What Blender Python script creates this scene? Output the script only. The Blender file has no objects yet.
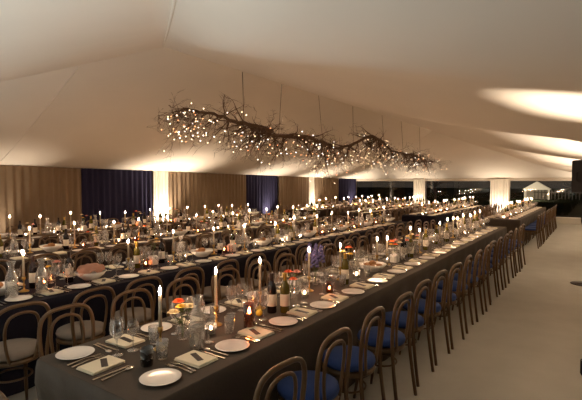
import bpy, math, random
from mathutils import Vector, Matrix
R = random.Random(11)
PI = math.pi
SC = bpy.context.scene
COL = SC.collection
rad = math.radians

# ------------------------------------------------------------------ camera
CAM_H = 1.75
HEAD = rad(34.7)          # view heading, left of +X (the table direction)
FPX = 440.0
cam_d = bpy.data.cameras.new('camera')
cam = bpy.data.objects.new('camera', cam_d)
COL.objects.link(cam)
cam.location = (0, 0, CAM_H)
cam.rotation_euler = (rad(90 - 2.34), 0, HEAD - PI / 2)
cam_d.sensor_width = 36
cam_d.lens = FPX / 582 * 36
cam_d.clip_start = 0.03
cam_d.clip_end = 300
SC.camera = cam
CF = (math.cos(HEAD), math.sin(HEAD))

def px(x, y, z=0.75):
    """rough picture column/row of a place (used only to count things from the left for their labels)"""
    d = max(0.05, x * CF[0] + y * CF[1])
    r = x * CF[1] - y * CF[0]
    return 291 + FPX * r / d, 182 + FPX * (CAM_H - z) / d

# ------------------------------------------------------------------ materials
def nodes(name):
    m = bpy.data.materials.new(name)
    m.use_nodes = True
    nt = m.node_tree
    return m, nt, nt.nodes['Principled BSDF'], nt.nodes['Material Output']

def mat(name, col, rough=0.6, metal=0.0, spec=0.5, noise=0.0, scale=8.0, bump=0.0, stretch=(1, 1, 1), sheen=0.0):
    m, nt, b, out = nodes(name)
    b.inputs['Base Color'].default_value = (*col, 1)
    b.inputs['Roughness'].default_value = rough
    b.inputs['Metallic'].default_value = metal
    b.inputs['Specular IOR Level'].default_value = spec
    if sheen:
        b.inputs['Sheen Weight'].default_value = sheen
    if noise or bump:
        tc = nt.nodes.new('ShaderNodeTexCoord')
        mp = nt.nodes.new('ShaderNodeMapping')
        mp.inputs['Scale'].default_value = stretch
        nz = nt.nodes.new('ShaderNodeTexNoise')
        nz.inputs['Scale'].default_value = scale
        nz.inputs['Detail'].default_value = 5
        nt.links.new(tc.outputs['Object'], mp.inputs['Vector'])
        nt.links.new(mp.outputs['Vector'], nz.inputs['Vector'])
        if noise:
            mx = nt.nodes.new('ShaderNodeMix')
            mx.data_type = 'RGBA'
            a = [max(0, c * (1 - noise)) for c in col]
            d = [min(1, c * (1 + noise)) for c in col]
            mx.inputs[6].default_value = (*a, 1)
            mx.inputs[7].default_value = (*d, 1)
            nt.links.new(nz.outputs['Fac'], mx.inputs[0])
            nt.links.new(mx.outputs[2], b.inputs['Base Color'])
        if bump:
            bp = nt.nodes.new('ShaderNodeBump')
            bp.inputs['Strength'].default_value = bump
            bp.inputs['Distance'].default_value = 0.01
            nt.links.new(nz.outputs['Fac'], bp.inputs['Height'])
            nt.links.new(bp.outputs['Normal'], b.inputs['Normal'])
    return m

def emis(name, col, s, sample=True):
    m = bpy.data.materials.new(name)
    m.use_nodes = True
    nt = m.node_tree
    nt.nodes.clear()
    e = nt.nodes.new('ShaderNodeEmission')
    o = nt.nodes.new('ShaderNodeOutputMaterial')
    e.inputs[0].default_value = (*col, 1)
    e.inputs[1].default_value = s
    nt.links.new(e.outputs[0], o.inputs[0])
    if not sample:
        m.cycles.emission_sampling = 'NONE'
    return m

def glass(name, tint, ior=1.5, gloss=1.0, rough=0.04, haze=0.0):
    """thin-walled glass: clear film with fresnel reflection"""
    m = bpy.data.materials.new(name)
    m.use_nodes = True
    nt = m.node_tree
    nt.nodes.clear()
    t = nt.nodes.new('ShaderNodeBsdfTransparent')
    g = nt.nodes.new('ShaderNodeBsdfGlossy')
    f = nt.nodes.new('ShaderNodeLayerWeight')
    f.inputs[0].default_value = 0.5
    pw = nt.nodes.new('ShaderNodeMath')
    pw.operation = 'POWER'
    pw.inputs[1].default_value = 1.7
    mm = nt.nodes.new('ShaderNodeMath')
    mm.operation = 'MULTIPLY_ADD'
    mm.use_clamp = True
    mm.inputs[1].default_value = 0.95
    mm.inputs[2].default_value = 0.05 * gloss
    nt.links.new(f.outputs['Facing'], pw.inputs[0])
    x = nt.nodes.new('ShaderNodeMixShader')
    o = nt.nodes.new('ShaderNodeOutputMaterial')
    t.inputs[0].default_value = (*tint, 1)
    g.inputs['Roughness'].default_value = rough
    nt.links.new(pw.outputs[0], mm.inputs[0])
    nt.links.new(mm.outputs[0], x.inputs[0])
    nt.links.new(t.outputs[0], x.inputs[1])
    nt.links.new(g.outputs[0], x.inputs[2])
    if haze:      # whitish diffuse share mixed into the glass
        df = nt.nodes.new('ShaderNodeBsdfDiffuse')
        df.inputs[0].default_value = (0.85, 0.83, 0.80, 1)
        hx = nt.nodes.new('ShaderNodeMixShader')
        hx.inputs[0].default_value = haze
        nt.links.new(x.outputs[0], hx.inputs[1])
        nt.links.new(df.outputs[0], hx.inputs[2])
        x = hx
    nt.links.new(x.outputs[0], o.inputs[0])
    return m

M = {}
M['ceiling'] = mat('tent_lining', (0.72, 0.66, 0.57), 0.95, spec=0.1, noise=0.04, scale=1.5, bump=0.15)
M['floor'] = mat('floor_board', (0.48, 0.465, 0.415), 0.8, spec=0.3, noise=0.13, scale=3.0, bump=0.1)
M['wall'] = mat('wall_fabric', (0.40, 0.36, 0.30), 0.95, spec=0.1, noise=0.05, scale=4)
M['ground'] = mat('night_lawn', (0.035, 0.04, 0.025), 1.0, spec=0.0, noise=0.3, scale=2)
M['taupe'] = mat('taupe_curtain', (0.215, 0.155, 0.10), 0.95, spec=0.1, noise=0.06, scale=10, sheen=0.1)
M['navy'] = mat('navy_curtain', (0.022, 0.021, 0.05), 0.9, spec=0.15, noise=0.06, scale=10)
M['white_drape'] = mat('white_drape', (0.82, 0.78, 0.68), 0.95, spec=0.1, noise=0.03, scale=10)
M['cloth_grey'] = mat('charcoal_linen', (0.076, 0.062, 0.050), 0.9, spec=0.15, noise=0.08, scale=60, bump=0.15, sheen=0.05)
M['cloth_navy'] = mat('navy_linen', (0.014, 0.013, 0.022), 0.9, spec=0.15, noise=0.08, scale=60, bump=0.15)
M['cloth_brown'] = mat('dark_brown_linen', (0.05, 0.036, 0.03), 0.9, spec=0.15, noise=0.08, scale=60, bump=0.15)
M['wood'] = mat('bentwood', (0.105, 0.058, 0.024), 0.36, noise=0.35, scale=7, stretch=(1, 1, 0.25))
M['blue'] = mat('blue_cushion', (0.03, 0.062, 0.20), 0.9, spec=0.15, noise=0.1, scale=25, bump=0.15, sheen=0.08)
M['grey'] = mat('grey_cushion', (0.25, 0.21, 0.175), 0.9, spec=0.15, noise=0.08, scale=25, bump=0.15)
M['china'] = mat('white_china', (0.82, 0.80, 0.76), 0.22)
M['cream'] = mat('cream_napkin', (0.74, 0.69, 0.54), 0.9, spec=0.15, noise=0.03, scale=50, bump=0.1)
M['card'] = mat('dark_menu_card', (0.03, 0.026, 0.025), 0.55)
M['steel'] = mat('steel', (0.62, 0.59, 0.54), 0.22, metal=1.0)
M['brass'] = mat('brass', (0.55, 0.36, 0.12), 0.28, metal=1.0)
M['wax'] = mat('ivory_wax', (0.52, 0.44, 0.32), 0.5)
M['wick'] = mat('wick', (0.02, 0.015, 0.01), 0.9)
M['flame'] = emis('flame', (1.0, 0.62, 0.37), 150)
M['bulb'] = emis('warm_bulb', (1.0, 0.66, 0.36), 1.6, False)
M['bulb_amber'] = emis('amber_bulb', (1.0, 0.36, 0.14), 1.1, False)
M['bulb_white'] = emis('white_bulb', (1.0, 0.85, 0.68), 1.8, False)
M['glass'] = glass('clear_glass', (0.985, 0.98, 0.97), 1.5, 2.6, 0.11, 0.06)
M['glass_milky'] = glass('milky_glass', (0.97, 0.97, 0.96), 1.5, 2.6, 0.1, 0.17)
M['glass_amber'] = glass('amber_glass', (0.80, 0.42, 0.25), 1.5, 1.3)
M['glass_dark'] = glass('smoked_glass', (0.10, 0.05, 0.035), 1.5, 1.2)
M['water'] = glass('still_water', (0.93, 0.94, 0.92), 1.33, 0.8)
M['wine'] = mat('red_wine_bottle', (0.012, 0.007, 0.008), 0.08)
M['green_bottle'] = mat('olive_bottle_glass', (0.09, 0.075, 0.012), 0.08)
M['label'] = mat('paper_label', (0.72, 0.66, 0.54), 0.8)
M['foil'] = mat('dark_foil', (0.03, 0.02, 0.02), 0.35, metal=0.5)
M['gold_foil'] = mat('gold_foil', (0.45, 0.30, 0.06), 0.35, metal=0.8)
M['petal_cream'] = mat('cream_petal', (0.80, 0.66, 0.40), 0.7)
M['petal_orange'] = mat('orange_petal', (0.85, 0.14, 0.03), 0.7)
M['petal_yellow'] = mat('yellow_petal', (0.82, 0.52, 0.05), 0.7)
M['petal_pink'] = mat('pink_petal', (0.70, 0.30, 0.24), 0.7)
M['petal_violet'] = mat('violet_petal', (0.085, 0.075, 0.20), 0.8)
M['leaf'] = mat('leaf_green', (0.07, 0.10, 0.025), 0.6)
M['bread'] = mat('bread_crust', (0.36, 0.17, 0.06), 0.7, noise=0.3, scale=30)
M['salmon'] = mat('salmon_linen', (0.44, 0.23, 0.16), 0.9, noise=0.1, scale=30)
M['lemon'] = mat('lemon_peel', (0.75, 0.55, 0.05), 0.5)
M['bark'] = mat('bark', (0.13, 0.08, 0.052), 0.9, noise=0.4, scale=14, bump=0.4)
M['wire'] = mat('hanging_wire', (0.22, 0.17, 0.12), 0.6)
M['black'] = mat('black_plastic', (0.010, 0.010, 0.011), 0.6, spec=0.15)
M['mesh_black'] = mat('speaker_grille', (0.006, 0.006, 0.006), 0.9, spec=0.05)
M['iron'] = mat('dark_iron', (0.04, 0.038, 0.036), 0.4, metal=0.6)
M['white_paint'] = mat('white_paint', (0.72, 0.69, 0.62), 0.6, noise=0.03)
M['pvc'] = glass('window_film', (0.80, 0.78, 0.75), 1.45, 1.2, 0.02)
M['old_wood'] = mat('weathered_wood', (0.13, 0.12, 0.10), 0.9)
M['frame'] = mat('window_frame', (0.16, 0.13, 0.10), 0.5)
M['lens'] = emis('uplight_lens', (1.0, 0.8, 0.55), 4, False)

# ------------------------------------------------------------------ mesh builder
class MB:
    def __init__(s):
        s.v, s.f, s.mi, s.sm = [], [], [], []

    def add(s, vs, fs, mi=0, smooth=True):
        o = len(s.v)
        s.v += [tuple(p) for p in vs]
        for f in fs:
            s.f.append(tuple(i + o for i in f))
            s.mi.append(mi)
            s.sm.append(smooth)
        return s

    def lathe(s, prof, n=20, c=(0, 0, 0), mi=0, smooth=True, squash=(1, 1)):
        vs, fs = [], []
        rings = []
        for r, z in prof:
            if r < 1e-6:
                rings.append([len(vs)])
                vs.append((c[0], c[1], c[2] + z))
            else:
                ring = []
                for k in range(n):
                    a = 2 * PI * k / n
                    ring.append(len(vs))
                    vs.append((c[0] + r * squash[0] * math.cos(a), c[1] + r * squash[1] * math.sin(a), c[2] + z))
                rings.append(ring)
        for a, b in zip(rings, rings[1:]):
            for k in range(n):
                k2 = (k + 1) % n
                if len(a) == 1 and len(b) == 1:
                    continue
                if len(a) == 1:
                    fs.append((a[0], b[k2], b[k]))
                elif len(b) == 1:
                    fs.append((a[k], a[k2], b[0]))
                else:
                    fs.append((a[k], a[k2], b[k2], b[k]))
        return s.add(vs, fs, mi, smooth)

    def box(s, c, d, mi=0, rot=0, bev=0.0):
        hx, hy, hz = d[0] / 2, d[1] / 2, d[2] / 2
        co, si = math.cos(rot), math.sin(rot)
        def T(x, y, z):
            return (c[0] + x * co - y * si, c[1] + x * si + y * co, c[2] + z)
        if not bev:
            vs = [T(x, y, z) for z in (-hz, hz) for x, y in ((-hx, -hy), (hx, -hy), (hx, hy), (-hx, hy))]
            fs = [(3, 2, 1, 0), (4, 5, 6, 7), (0, 1, 5, 4), (1, 2, 6, 5), (2, 3, 7, 6), (3, 0, 4, 7)]
            return s.add(vs, fs, mi, False)
        b = bev
        def ring(ix, iy, z):
            return [(-ix, -iy + b, z), (-ix + b, -iy, z), (ix - b, -iy, z), (ix, -iy + b, z),
                    (ix, iy - b, z), (ix - b, iy, z), (-ix + b, iy, z), (-ix, iy - b, z)]
        lv = ring(hx - b, hy - b, -hz) + ring(hx, hy, -hz + b) + ring(hx, hy, hz - b) + ring(hx - b, hy - b, hz)
        fs = [tuple(reversed(range(8)))]
        for q in range(3):
            for k in range(8):
                fs.append((q * 8 + k, q * 8 + (k + 1) % 8, q * 8 + 8 + (k + 1) % 8, q * 8 + 8 + k))
        fs.append(tuple(range(24, 32)))
        return s.add([T(*p) for p in lv], fs, mi, False)

    def tube(s, path, r, n=8, mi=0, closed=False, smooth=True):
        P = [Vector(p) for p in path]
        m = len(P)
        rr = r if isinstance(r, (list, tuple)) else [r] * m
        vs, fs = [], []
        up = None
        for i, p in enumerate(P):
            if closed:
                t = P[(i + 1) % m] - P[i - 1]
            else:
                t = P[min(i + 1, m - 1)] - P[max(i - 1, 0)]
            t = t.normalized() if t.length > 1e-9 else Vector((0, 0, 1))
            if up is None:
                up = Vector((0, 0, 1)) if abs(t.z) < 0.9 else Vector((1, 0, 0))
            u = (up - t * up.dot(t))
            if u.length < 1e-6:
                u = t.orthogonal()
            u.normalize()
            w = t.cross(u)
            up = u
            for k in range(n):
                a = 2 * PI * k / n
                vs.append(p + (u * math.cos(a) + w * math.sin(a)) * rr[i])
        for i in range(m if closed else m - 1):
            j = (i + 1) % m
            for k in range(n):
                k2 = (k + 1) % n
                fs.append((i * n + k, i * n + k2, j * n + k2, j * n + k))
        if not closed:
            fs.append(tuple(reversed(range(n))))
            fs.append(tuple(range((m - 1) * n, m * n)))
        return s.add(vs, fs, mi, smooth)

    def grid(s, nu, nv, fn, mi=0, smooth=True):
        vs = [fn(i / nu, j / nv) for j in range(nv + 1) for i in range(nu + 1)]
        fs = [(j * (nu + 1) + i, j * (nu + 1) + i + 1, (j + 1) * (nu + 1) + i + 1, (j + 1) * (nu + 1) + i)
              for j in range(nv) for i in range(nu)]
        return s.add(vs, fs, mi, smooth)

    def blob(s, c, d, n=10, m=6, mi=0, jit=0.0, seed=0):
        rr = random.Random(seed)
        vs, fs = [(c[0], c[1], c[2] - d[2])], []
        for j in range(1, m):
            a = PI * j / m
            for k in range(n):
                b = 2 * PI * k / n
                q = 1 + rr.uniform(-jit, jit)
                vs.append((c[0] + d[0] * math.sin(a) * math.cos(b) * q, c[1] + d[1] * math.sin(a) * math.sin(b) * q, c[2] - d[2] * math.cos(a) * q))
        vs.append((c[0], c[1], c[2] + d[2]))
        for k in range(n):
            k2 = (k + 1) % n
            fs.append((0, 1 + k2, 1 + k))
            for j in range(m - 2):
                fs.append((1 + j * n + k, 1 + j * n + k2, 1 + (j + 1) * n + k2, 1 + (j + 1) * n + k))
            fs.append((1 + (m - 2) * n + k, 1 + (m - 2) * n + k2, len(vs) - 1))
        return s.add(vs, fs, mi)

    def mesh(s, name, *mats):
        me = bpy.data.meshes.new(name)
        me.from_pydata(s.v, [], s.f)
        for m in mats:
            me.materials.append(M[m] if isinstance(m, str) else m)
        me.polygons.foreach_set('material_index', s.mi)
        me.polygons.foreach_set('use_smooth', s.sm)
        me.update()
        return me

def spline(pts, n=6):
    P = [Vector(p) for p in pts]
    out = []
    for i in range(len(P) - 1):
        p0, p1, p2, p3 = P[max(i - 1, 0)], P[i], P[i + 1], P[min(i + 2, len(P) - 1)]
        for k in range(n):
            t = k / n
            out.append(0.5 * ((2 * p1) + (p2 - p0) * t + (2 * p0 - 5 * p1 + 4 * p2 - p3) * t * t + (3 * p1 - p0 - 3 * p2 + p3) * t ** 3))
    out.append(P[-1])
    return out

# ------------------------------------------------------------------ objects
def ob(name, me, parent=None, loc=(0, 0, 0), rz=0.0):
    o = bpy.data.objects.new(name, me)
    COL.objects.link(o)
    o.location = loc
    o.rotation_euler = (0, 0, rz)
    if parent:
        o.parent = parent
    return o

def tag(o, label, cat, group=None):
    o['label'] = label
    o['category'] = cat
    if group:
        o['group'] = group
    return o

def struct(name, me, label=None, parent=None):
    o = ob(name, me, parent)
    o['kind'] = 'structure'
    if label:
        o['label'] = label
        o['category'] = name.split('_')[0]
    return o

def copy_tree(o, loc, rz=0.0):
    c = o.copy()
    COL.objects.link(c)
    c.location = loc
    c.rotation_euler = (0, 0, rz)
    for ch in o.children:
        k = ch.copy()
        COL.objects.link(k)
        k.parent = c
        for g in ch.children:
            q = g.copy()
            COL.objects.link(q)
            q.parent = k
    return c

ORD = ['zeroth', 'first', 'second', 'third', 'fourth', 'fifth', 'sixth', 'seventh', 'eighth', 'ninth', 'tenth', 'eleventh', 'twelfth',
       'thirteenth', 'fourteenth', 'fifteenth', 'sixteenth', 'seventeenth', 'eighteenth', 'nineteenth', 'twentieth']
for _t, _tn in (('twentieth', 'twenty'), ('thirtieth', 'thirty'), ('fortieth', 'forty')):
    if ORD[-1] != _t:
        ORD.append(_t)
    ORD += [_tn + '-' + w for w in ORD[1:10]]

PENDING = {}     # (what, where) -> things, counted from the left of the picture at the end
def reg(o, what, where, cat, group):
    o['category'] = cat
    o['group'] = group
    PENDING.setdefault((what, where), []).append(o)
    return o

def finish_labels():
    for (what, where), L in PENDING.items():
        L.sort(key=lambda o: px(*o.location)[0])
        inside = [o for o in L if px(*o.location)[0] > -3]
        outside = [o for o in L if px(*o.location)[0] <= -3]
        if len(inside) == 1 and not outside:
            inside[0]['label'] = f'{what}, the only one, {where}'
        else:
            for i, o in enumerate(inside):
                o['label'] = f'{what}, {ORD[i + 1]} from left, {where}'
        for i, o in enumerate(reversed(outside)):
            o['label'] = f'{what}, {ORD[i + 1]} off-picture left, {where}'

# ------------------------------------------------------------------ the marquee shell
XN, XF, YR, YL = -0.4, 22.5, -0.7, 11.15      # near wall, far wall, right wall, left wall
RX0, RX1, RY, RZ = 4.5, 18.0, 5.5, 3.82      # ridge

def lerp(a, b, t):
    return a + (b - a) * t

def roof(x, y):
    sl = (YL - y) / (YL - RY)
    sr = (y - YR) / (RY - YR)
    sn = (x - XN) / (RX0 - XN)
    sf = (XF - x) / (XF - RX1)
    s = max(0.0, min(sl, sr, sn, sf, 1.0))
    ev = lerp(2.13, 1.90, max(0, min(1, (x - 4) / 18.5)))
    ev = lerp(lerp(2.27, 1.93, max(0, min(1, (x - 8) / 12))), ev, max(0, min(1, (y - 1) / 9)))
    g = s - 0.20 * s * (1 - s)
    z = ev + (RZ - ev) * g
    # lining bellies between the rafters
    ph = ((x - RX0) / 4.5) % 1.0
    bel = math.sin(PI * ph) ** 2
    if sr < min(sl, sn, sf) + 0.02:
        w = min(1, max(0, (min(sl, sn, sf) + 0.02 - sr) / 0.12))
        z -= 0.20 * bel * w * math.sin(PI * min(1, s * 1.0 + 0.12)) 
    elif sl <= min(sr, sn, sf):
        w = min(1, max(0, (min(sr, sn, sf) - sl) / 0.2))
        z -= 0.04 * bel * w * math.sin(PI * min(1, s))
    return z

# mesh the ceiling with cell lines exactly on ridge, rafters, hips: sample per slope
cb = MB()
def slope(pa, pb, qa, qb, nu, nv):
    """pa-pb along the eave, qa-qb along the ridge side"""
    def fn(u, v):
        x = lerp(lerp(pa[0], pb[0], u), lerp(qa[0], qb[0], u), v)
        y = lerp(lerp(pa[1], pb[1], u), lerp(qa[1], qb[1], u), v)
        return (x, y, roof(x, y))
    cb.grid(nu, nv, fn)
A, B, C_, D = (XN, YR), (XF, YR), (XF, YL), (XN, YL)
r0, r1 = (RX0, RY), (RX1, RY)
slope(A, B, r0, r1, 120, 40)
slope(B, C_, r1, r1, 50, 30)
slope(C_, D, r1, r0, 90, 30)
slope(D, A, r0, r0, 50, 40)
struct('ceiling', cb.mesh('ceiling', 'ceiling'), 'draped cream tent lining rising to a ridge above the tables')

# sewn seams that run along the ridge, the hips and one rafter
def seam(name, pts, r=0.008):
    P = []
    for a, b in zip(pts, pts[1:]):
        for k in range(30):
            t = k / 30
            x, y = lerp(a[0], b[0], t), lerp(a[1], b[1], t)
            P.append((x, y, roof(x, y) - 0.002))
    struct(name, MB().tube(P, r, 5).mesh(name, 'ceiling'))
seam('trim_1', [r0, (XN, YR)], 0.012)
seam('trim_2', [r0, r1], 0.006)
seam('trim_3', [(3.7, 6.43), (4.4, YL - 0.05)], 0.009)

FX1 = 26.0
fb = MB().grid(40, 40, lambda u, v: (lerp(XN - 0.1, XF + 0.15, u), lerp(YR - 0.1, YL + 0.15, v), 0))
struct('floor', fb.mesh('floor', 'floor'), 'grey green marquee floor')
gb = MB().grid(2, 2, lambda u, v: (lerp(XF + 0.15, 140, u), lerp(-60, 90, v), -0.03))
struct('ground', gb.mesh('ground', 'ground'), 'dark lawn outside the marquee at night')

def wall(name, a, b, label):
    L = math.dist(a, b)
    def fn(u, v):
        x, y = lerp(a[0], b[0], u), lerp(a[1], b[1], u)
        ix, iy = min(max(x, XN), XF), min(max(y, YR), YL)
        return (x, y, v * (roof(ix, iy) + 0.005))
    struct(name, MB().grid(60, 2, fn).mesh(name, 'wall'), label)
wall('wall_left', (XN, YL + .06), (XF + .1, YL + .06), 'fabric side wall behind the curtains')
wall('wall_right', (XN, YR - .02), (XF + .1, YR - .02), 'fabric side wall along the aisle')
wall('wall_near', (XN - .02, YR), (XN - .02, YL), 'fabric end wall behind the viewpoint')

# far wall: clear windows between white leg drapes
WY = [(-0.66, 3.36), (3.96, 7.16), (7.78, 11.1)]
for i, (y0, y1) in enumerate(WY):
    w = bpy.data.objects.new(f'window_{i + 1}', None)
    COL.objects.link(w)
    w.location = (XF, (y0 + y1) / 2, 0)
    w['kind'] = 'structure'
    h = (y1 - y0) / 2
    zt = 1.90
    p = MB().add([(0, -h, 0.05), (0, h, 0.05), (0, h, zt), (0, -h, zt)], [(0, 1, 2, 3)], 0, False)
    o = ob('pane', p.mesh('pane', 'pvc'), w)
    o['kind'] = 'structure'
    f = MB()
    f.box((0, 0, 0.03), (0.05, 2 * h, 0.06)).box((0, -h, zt / 2), (0.05, 0.05, zt)).box((0, h, zt / 2), (0.05, 0.05, zt))
    f.box((0, 0, zt + 0.0), (0.05, 2 * h, 0.04))
    o = ob('window_frame', f.mesh('window_frame', 'frame'), w)
    o['kind'] = 'structure'
# narrow lining valance above the windows
vb = MB().grid(60, 2, lambda u, v: (XF - 0.04, lerp(YR, YL, u), lerp(1.80, roof(XF, lerp(YR, YL, u)) + 0.004, v)))
struct('trim_4', vb.mesh('trim_4', 'ceiling'))

# pleated curtains
def curtain_mesh(name, L, m, amp=0.045, wl=0.17, zt=lambda u: 2.1, seed=0, along='x'):
    rr = random.Random(seed)
    nu = int(L / 0.022)
    ph = [rr.uniform(0, 6.28) for _ in range(4)]
    def fn(u, v):
        a = u * L
        d = amp * (math.sin(2 * PI * a / wl + 0.9 * math.sin(a * 3.1 + ph[0])) * 0.75 + 0.35 * math.sin(2 * PI * a / (wl * 2.3) + ph[1]))
        d *= 0.65 + 0.35 * (1 - v)
        z = 0.012 + v * (zt(u) - 0.012)
        return (a - L / 2, d, z) if along == 'x' else (d, a - L / 2, z)
    return MB().grid(nu, 8, fn).mesh(name, m)

CUR = [(2.0, 4.4, 'navy'), (4.4, 6.33, 'taupe'), (6.33, 8.58, 'navy'), (9.2, 12.9, 'taupe'), (12.92, 15.0, 'navy'), (15.02, 17.4, 'taupe'),
       (17.9, 20.35, 'taupe'), (20.37, 22.35, 'navy')]
CY = YL - 0.10
CLAB = {4.4: 'taupe pleated curtain at the left edge of the picture', 6.33: 'wide navy curtain left of the brightest white drape',
        9.2: 'wide taupe curtain right of the brightest white drape', 12.92: 'navy curtain between two taupe curtains under the hanging branches',
        15.02: 'taupe curtain left of the narrow white drape', 17.9: 'taupe curtain right of the narrow white drape',
        20.37: 'navy curtain in the far corner beside the windows', 2.0: 'navy curtain outside the left picture edge'}
for i, (a, b, m) in enumerate(CUR):
    cx = (a + b) / 2
    L = b - a
    o = ob('curtain', curtain_mesh('curtain', L, m, seed=i, zt=lambda u: roof(min(a + u * L, XF), CY) - 0.012), None, (cx, CY, 0))
    tag(o, CLAB[a], 'curtain', 'curtains along the left wall')
for i, (c, w, lab) in enumerate([((8.89, CY - 0.03), 0.58, 'brilliantly lit white drape between navy and taupe curtains'),
                                 ((17.65, CY - 0.03), 0.46, 'narrow lit white drape between two taupe curtains')]):
    o = ob('leg_drape', curtain_mesh('leg_drape', w, 'white_drape', 0.03, 0.11, seed=40 + i, zt=lambda u: roof(c[0], c[1]) - 0.012), None, (c[0], c[1], 0))
    tag(o, lab, 'drape', 'white drapes over the tent legs')
for i, (y, w, lab) in enumerate([(7.47, 0.6, 'white drape between the left and middle far windows'), (3.66, 0.84, 'bright white drape left of the window showing the pavilion')]):
    o = ob('leg_drape', curtain_mesh('leg_drape', w, 'white_drape', 0.03, 0.11, seed=50 + i, along='y', zt=lambda u: 1.88), None, (XF - 0.12, y, 0))
    tag(o, lab, 'drape', 'white drapes over the tent legs')
o = ob('curtain', curtain_mesh('curtain', 1.0, 'navy', seed=70, along='y', zt=lambda u: 1.86), None, (XF - 0.15, -0.12, 0))
tag(o, 'navy curtain in the far right corner behind the loudspeaker', 'curtain')

# ------------------------------------------------------------------ uplights
UP_COL = (1.0, 0.82, 0.64)
can = MB().lathe([(0.0, 0.0), (0.075, 0.0), (0.08, 0.01), (0.08, 0.13), (0.07, 0.135), (0.065, 0.12)], 16).mesh('uplight', 'black')
lens = MB().lathe([(0.064, 0.122), (0.0, 0.126)], 16).mesh('lens', 'lens')
def uplight(x, y, power, label, tilt=(0, 0), cone=110, col=UP_COL):
    c = ob('uplight', can, None, (x, y, 0))
    tag(c, label, 'lamp', 'uplights at the tent legs')
    ob('lens', lens, c)
    ld = bpy.data.lights.new('uplight_lamp', 'SPOT')
    ld.energy = power
    ld.color = col
    ld.spot_size = rad(cone)
    ld.spot_blend = 1.0
    ld.shadow_soft_size = 0.05
    l = bpy.data.objects.new('uplight_lamp', ld)
    COL.objects.link(l)
    l.parent = c
    l.location = (0, 0, 0.16)
    l.rotation_euler = (PI + tilt[0], tilt[1], 0)
WU = 106
uplight(8.89, CY - 0.24, WU * 1.5, 'black floor uplight below the brightest white drape', cone=95)
uplight(14.1, CY - 0.24, WU * 0.8, 'black floor uplight below the navy curtain', cone=95)
uplight(17.65, CY - 0.24, WU * 0.9, 'black floor uplight below the narrow white drape', cone=95)
uplight(21.6, CY - 0.24, WU * 0.8, 'black floor uplight in the far left corner', cone=95)
uplight(4.3, CY - 0.24, WU * 0.35, 'black floor uplight outside the left picture edge', cone=75)
uplight(XF - 0.36, 7.47, WU * 0.45, 'black floor uplight below the drape between left and middle windows')
uplight(XF - 0.36, 3.66, WU * 0.5, 'black floor uplight below the bright drape by the right window')
uplight(XF - 0.6, -0.05, WU * 0.7, 'black floor uplight in the far right corner')
uplight(17.9, 0.0, WU * 1.0, 'black floor uplight on the aisle wall, farthest along')
uplight(14.3, 0.18, WU * 1.4, 'black floor uplight at the right picture edge beyond the loudspeaker', cone=85)
uplight(9.5, 0.0, WU * 1.6, 'black floor uplight on the aisle wall behind the loudspeaker', cone=75)
uplight(4.75, 0.0, WU * 1.9, 'black floor uplight on the aisle wall nearest the viewpoint', cone=46)
NEU = (0.86, 1.0, 1.06)  # neutral fill: unseen uplights added near the end wall to brighten the near lining
uplight(XN + 0.3, 2.2, WU * 0.45, 'unseen fill uplight added behind the viewpoint, nearer the aisle', cone=150, col=NEU)
uplight(XN + 0.3, 5.2, WU * 0.42, 'unseen fill uplight added behind the viewpoint, in the middle', cone=150, col=NEU)
uplight(XN + 0.3, 8.3, WU * 0.36, 'unseen fill uplight added behind the viewpoint, by the curtains', cone=150, col=NEU)

# ------------------------------------------------------------------ tables
NEAR, FAR = (1.2, 10.8), (12.9, 20.2)
ROWS = [('front row', 1.625, 2.59, 'cloth_grey', 'charcoal'), ('second row', 3.84, 4.82, 'cloth_navy', 'navy'),
        ('third row', 5.96, 6.94, 'cloth_brown', 'dark brown'), ('back row', 8.08, 9.06, 'cloth_brown', 'dark brown')]
TZ = 0.75

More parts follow.
